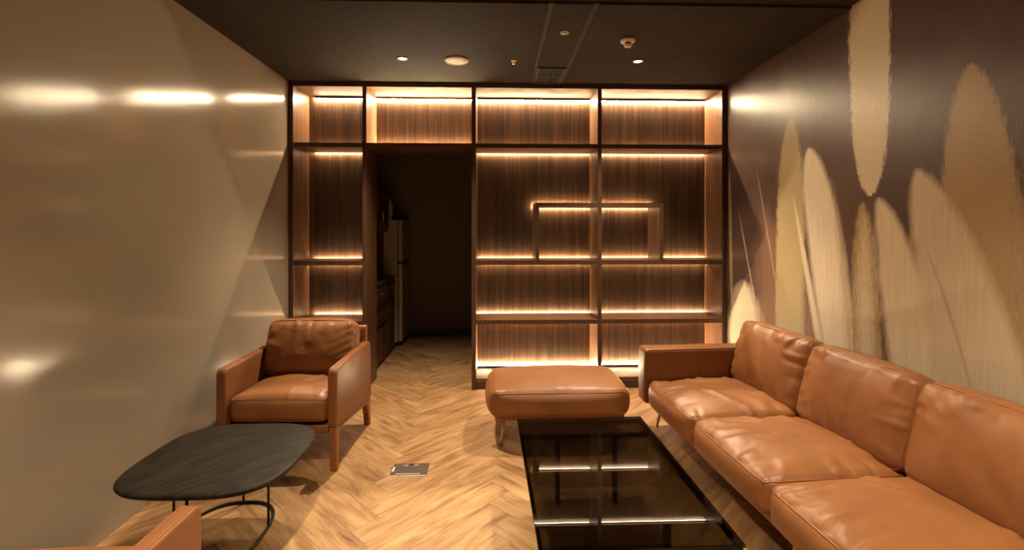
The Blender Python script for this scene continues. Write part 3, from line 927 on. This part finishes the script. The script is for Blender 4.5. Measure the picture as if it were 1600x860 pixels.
# ------------------------------------------------------------------ black side table
st = thing('side_table', 'black stained oak side table with rounded square top on wire legs', 'side table', (-1.235, 2.235, 0))
def top_outline(hx, hy, p, n=72):
    out = []
    for k in range(n):
        a = 2 * math.pi * k / n
        ca, sa = math.cos(a), math.sin(a)
        out.append((hx * math.copysign(abs(ca) ** (2 / p), ca), hy * math.copysign(abs(sa) ** (2 / p), sa)))
    return out
bm = bmesh.new()
rings = []
for sc, z in ((0.0, 0.358), (0.80, 0.358), (0.93, 0.364), (0.985, 0.376), (1.0, 0.386), (0.997, 0.392), (0.985, 0.396), (0.95, 0.3985), (0.6, 0.4), (0.0, 0.4)):
    if sc == 0: rings.append([bm.verts.new((0, 0, z))])
    else: rings.append([bm.verts.new((x * sc, y * sc, z)) for x, y in top_outline(0.350, 0.345, 3.3)])
for a, b in zip(rings[:-1], rings[1:]):
    nn = max(len(a), len(b))
    for k in range(nn):
        k2 = (k + 1) % nn
        if len(a) == 1: bm.faces.new((a[0], b[k], b[k2]))
        elif len(b) == 1: bm.faces.new((a[k], a[k2], b[0]))
        else: bm.faces.new((a[k], a[k2], b[k2], b[k]))
mesh_obj('table_top', bm, M['black_oak'], st, True)
ring = [(-0.05 + x, 0.005 + y, 0.0075) for x, y in top_outline(0.205, 0.290, 2.6, 64)]
tube('foot_ring', ring, 0.0075, M['black_metal'], st, True, 10)
for lx, ly in ((0.152, 0.085), (-0.072, 0.293), (-0.252, 0.03), (0.0, -0.281)):
    tube('leg', [(lx, ly, 0.008), (lx, ly, 0.20), (lx * 0.98, ly * 0.98, 0.362)], 0.0058, M['black_metal'], st, seg=10)

# ------------------------------------------------------------------ floor outlet
fo = thing('floor_outlet', 'bronze metal floor socket plate set in the oak planks', 'floor outlet', (-0.507, 2.848, 0))
box('plate', -0.106, 0.106, -0.070, 0.070, 0.0002, 0.004, M['outlet_metal'], fo, 0.0012, 1)
lid = box('lid', -0.074, 0.074, -0.052, 0.056, 0.0041, 0.0058, M['outlet_metal'], fo, 0.0008, 1)
box('hinge_slot', -0.046, -0.018, 0.040, 0.045, 0.0059, 0.0066, M['outlet_edge'], lid)
box('hinge_slot', 0.018, 0.046, 0.040, 0.045, 0.0059, 0.0066, M['outlet_edge'], lid)
box('latch', -0.008, 0.008, 0.042, 0.058, 0.0059, 0.0068, M['black_plastic'], lid)
box('silver_lip', -0.074, 0.066, -0.0575, -0.053, 0.0041, 0.0056, M['outlet_edge'], fo)
box('front_edge', -0.104, 0.104, -0.0745, -0.0702, 0.0002, 0.0036, M['outlet_edge'], fo)
box('cable_flap', -0.102, -0.091, -0.028, 0.026, 0.0041, 0.0056, M['outlet_edge'], fo, 0.0006, 1)

# ------------------------------------------------------------------ ceiling fixtures
def downlight(x, y, z, label, group):
    t = thing('downlight', label, 'downlight', (x, y, z), 0, group)
    lathe('trim_ring', [(0.034, -0.0002), (0.044, -0.0002), (0.044, -0.004), (0.040, -0.006), (0.035, -0.006), (0.033, -0.002), (0.034, -0.0002)], M['dark_vent'], t, 28)
    lathe('lens', [(0, -0.0005), (0.032, -0.0005), (0.032, -0.002), (0.02, -0.0035), (0, -0.004)], M['lens'], t, 24)
    ld = bpy.data.lights.new('downlight_beam', 'SPOT')
    ld.energy = SPOT_W
    ld.color = SPOT_COL
    ld.spot_size = R(96)
    ld.spot_blend = 1.0
    ld.shadow_soft_size = 0.022
    lo = bpy.data.objects.new('downlight_beam', ld)
    lo.location = (0, 0, -0.012)
    link(lo, t)
    return t
downlight(-0.701, 3.622, H, 'small recessed ceiling downlight beside the round speaker, near the bookcase', 'ceiling downlights')
downlight(1.082, 3.622, H, 'small recessed ceiling downlight behind the smoke detector, near the bookcase', 'ceiling downlights')
downlight(-0.600, 1.25, H2, 'recessed ceiling downlight in the higher ceiling over the near armchair', 'ceiling downlights')
downlight(1.050, 1.25, H2, 'recessed ceiling downlight in the higher ceiling over the sofa', 'ceiling downlights')
for xx in (-0.600, 1.050):
    downlight(xx, -1.15, H2, 'recessed ceiling downlight in the higher ceiling behind the seating', 'ceiling downlights behind the seating')

sp = thing('ceiling_speaker', 'round cream speaker grille flush in the dark ceiling', 'speaker', (-0.301, 3.645, H))
lathe('rim', [(0.078, -0.0002), (0.090, -0.0002), (0.0905, -0.006), (0.086, -0.011), (0.078, -0.0125), (0.074, -0.009), (0.078, -0.0002)], M['cream_grille'], sp, 40)
lathe('grille', [(0, -0.0005), (0.0735, -0.0005), (0.0735, -0.009), (0.05, -0.011), (0, -0.012)], M['cream_grille'], sp, 40)

sd = thing('smoke_detector', 'cream smoke detector with a raised cap on the dark ceiling', 'smoke detector', (0.893, 3.219, H))
lathe('base', [(0, -0.0002), (0.050, -0.0002), (0.050, -0.006), (0.045, -0.014), (0.028, -0.018), (0, -0.018)], M['white_plastic'], sd, 32)
lathe('sensing_slot', [(0, -0.0181), (0.022, -0.0181), (0.022, -0.030), (0, -0.030)], M['black_plastic'], sd, 24)
lathe('cap', [(0, -0.0301), (0.026, -0.0301), (0.027, -0.034), (0.024, -0.044), (0.014, -0.047), (0, -0.047)], M['white_plastic'], sd, 28)
for k in range(4):
    a = k * math.pi / 2 + 0.4
    box('rib', 0.0235 * math.cos(a) - 0.002, 0.0235 * math.cos(a) + 0.002, 0.0235 * math.sin(a) - 0.002, 0.0235 * math.sin(a) + 0.002, -0.0301, -0.018, M['white_plastic'], sd)

ss = thing('emergency_lamp', 'small round emergency lamp set in the narrow ceiling strip', 'ceiling lamp', (0.445, 3.106, H))
lathe('rim', [(0.020, -0.0002), (0.030, -0.0002), (0.030, -0.003), (0.025, -0.006), (0.020, -0.004), (0.020, -0.0002)], M['white_plastic'], ss, 24)
lathe('bulb', [(0, -0.0005), (0.012, -0.0005), (0.012, -0.006), (0.006, -0.010), (0, -0.011)], M['chrome'], ss, 16)
for k in range(3):
    a = k * 2.094
    tube('spoke', [(0.012 * math.cos(a), 0.012 * math.sin(a), -0.003), (0.021 * math.cos(a), 0.021 * math.sin(a), -0.003)], 0.0018, M['white_plastic'], ss, seg=6)

sk = thing('sprinkler_head', 'tiny copper sprinkler head on the dark ceiling beside the vent', 'sprinkler', (0.134, 3.645, H))
lathe('escutcheon', [(0, -0.0002), (0.022, -0.0002), (0.020, -0.004), (0.008, -0.006), (0, -0.006)], M['brass'], sk, 20)
tube('frame', [(-0.007, 0, -0.006), (-0.008, 0, -0.016), (0, 0, -0.024), (0.008, 0, -0.016), (0.007, 0, -0.006)], 0.0017, M['brass'], sk, seg=6)
lathe('deflector', [(0, -0.0242), (0.011, -0.0242), (0.011, -0.0258), (0, -0.0258)], M['brass'], sk, 16)

vg = thing('ceiling_vent', 'dark slatted air vent in the ceiling strip above the bookcase', 'vent', (0.445, 3.995, H))
bm = bmesh.new()
for q in ((-0.113, -0.098, -0.205, 0.205), (0.098, 0.113, -0.205, 0.205), (-0.098, 0.098, -0.205, -0.190), (-0.098, 0.098, 0.190, 0.205), (-0.098, 0.098, -0.006, 0.006)):
    add_box(bm, *q, -0.010, -0.0004)
mesh_obj('frame', bm, M['dark_vent'], vg)
box('void', -0.098, 0.098, -0.190, 0.190, -0.0012, -0.0004, M['vent_void'], vg)  # near-black sheet: the shade behind the slats put into its colour
for k in range(9):
    for y0, y1 in ((-0.189, -0.007), (0.007, 0.189)):
        x = -0.088 + k * 0.022
        bm = bmesh.new()
        add_prism(bm, [(x - 0.006, -0.0015), (x - 0.004, -0.0015), (x + 0.005, -0.009), (x + 0.003, -0.009)], 'y', y0, y1)
        mesh_obj('slat', bm, M['dark_vent'], vg)
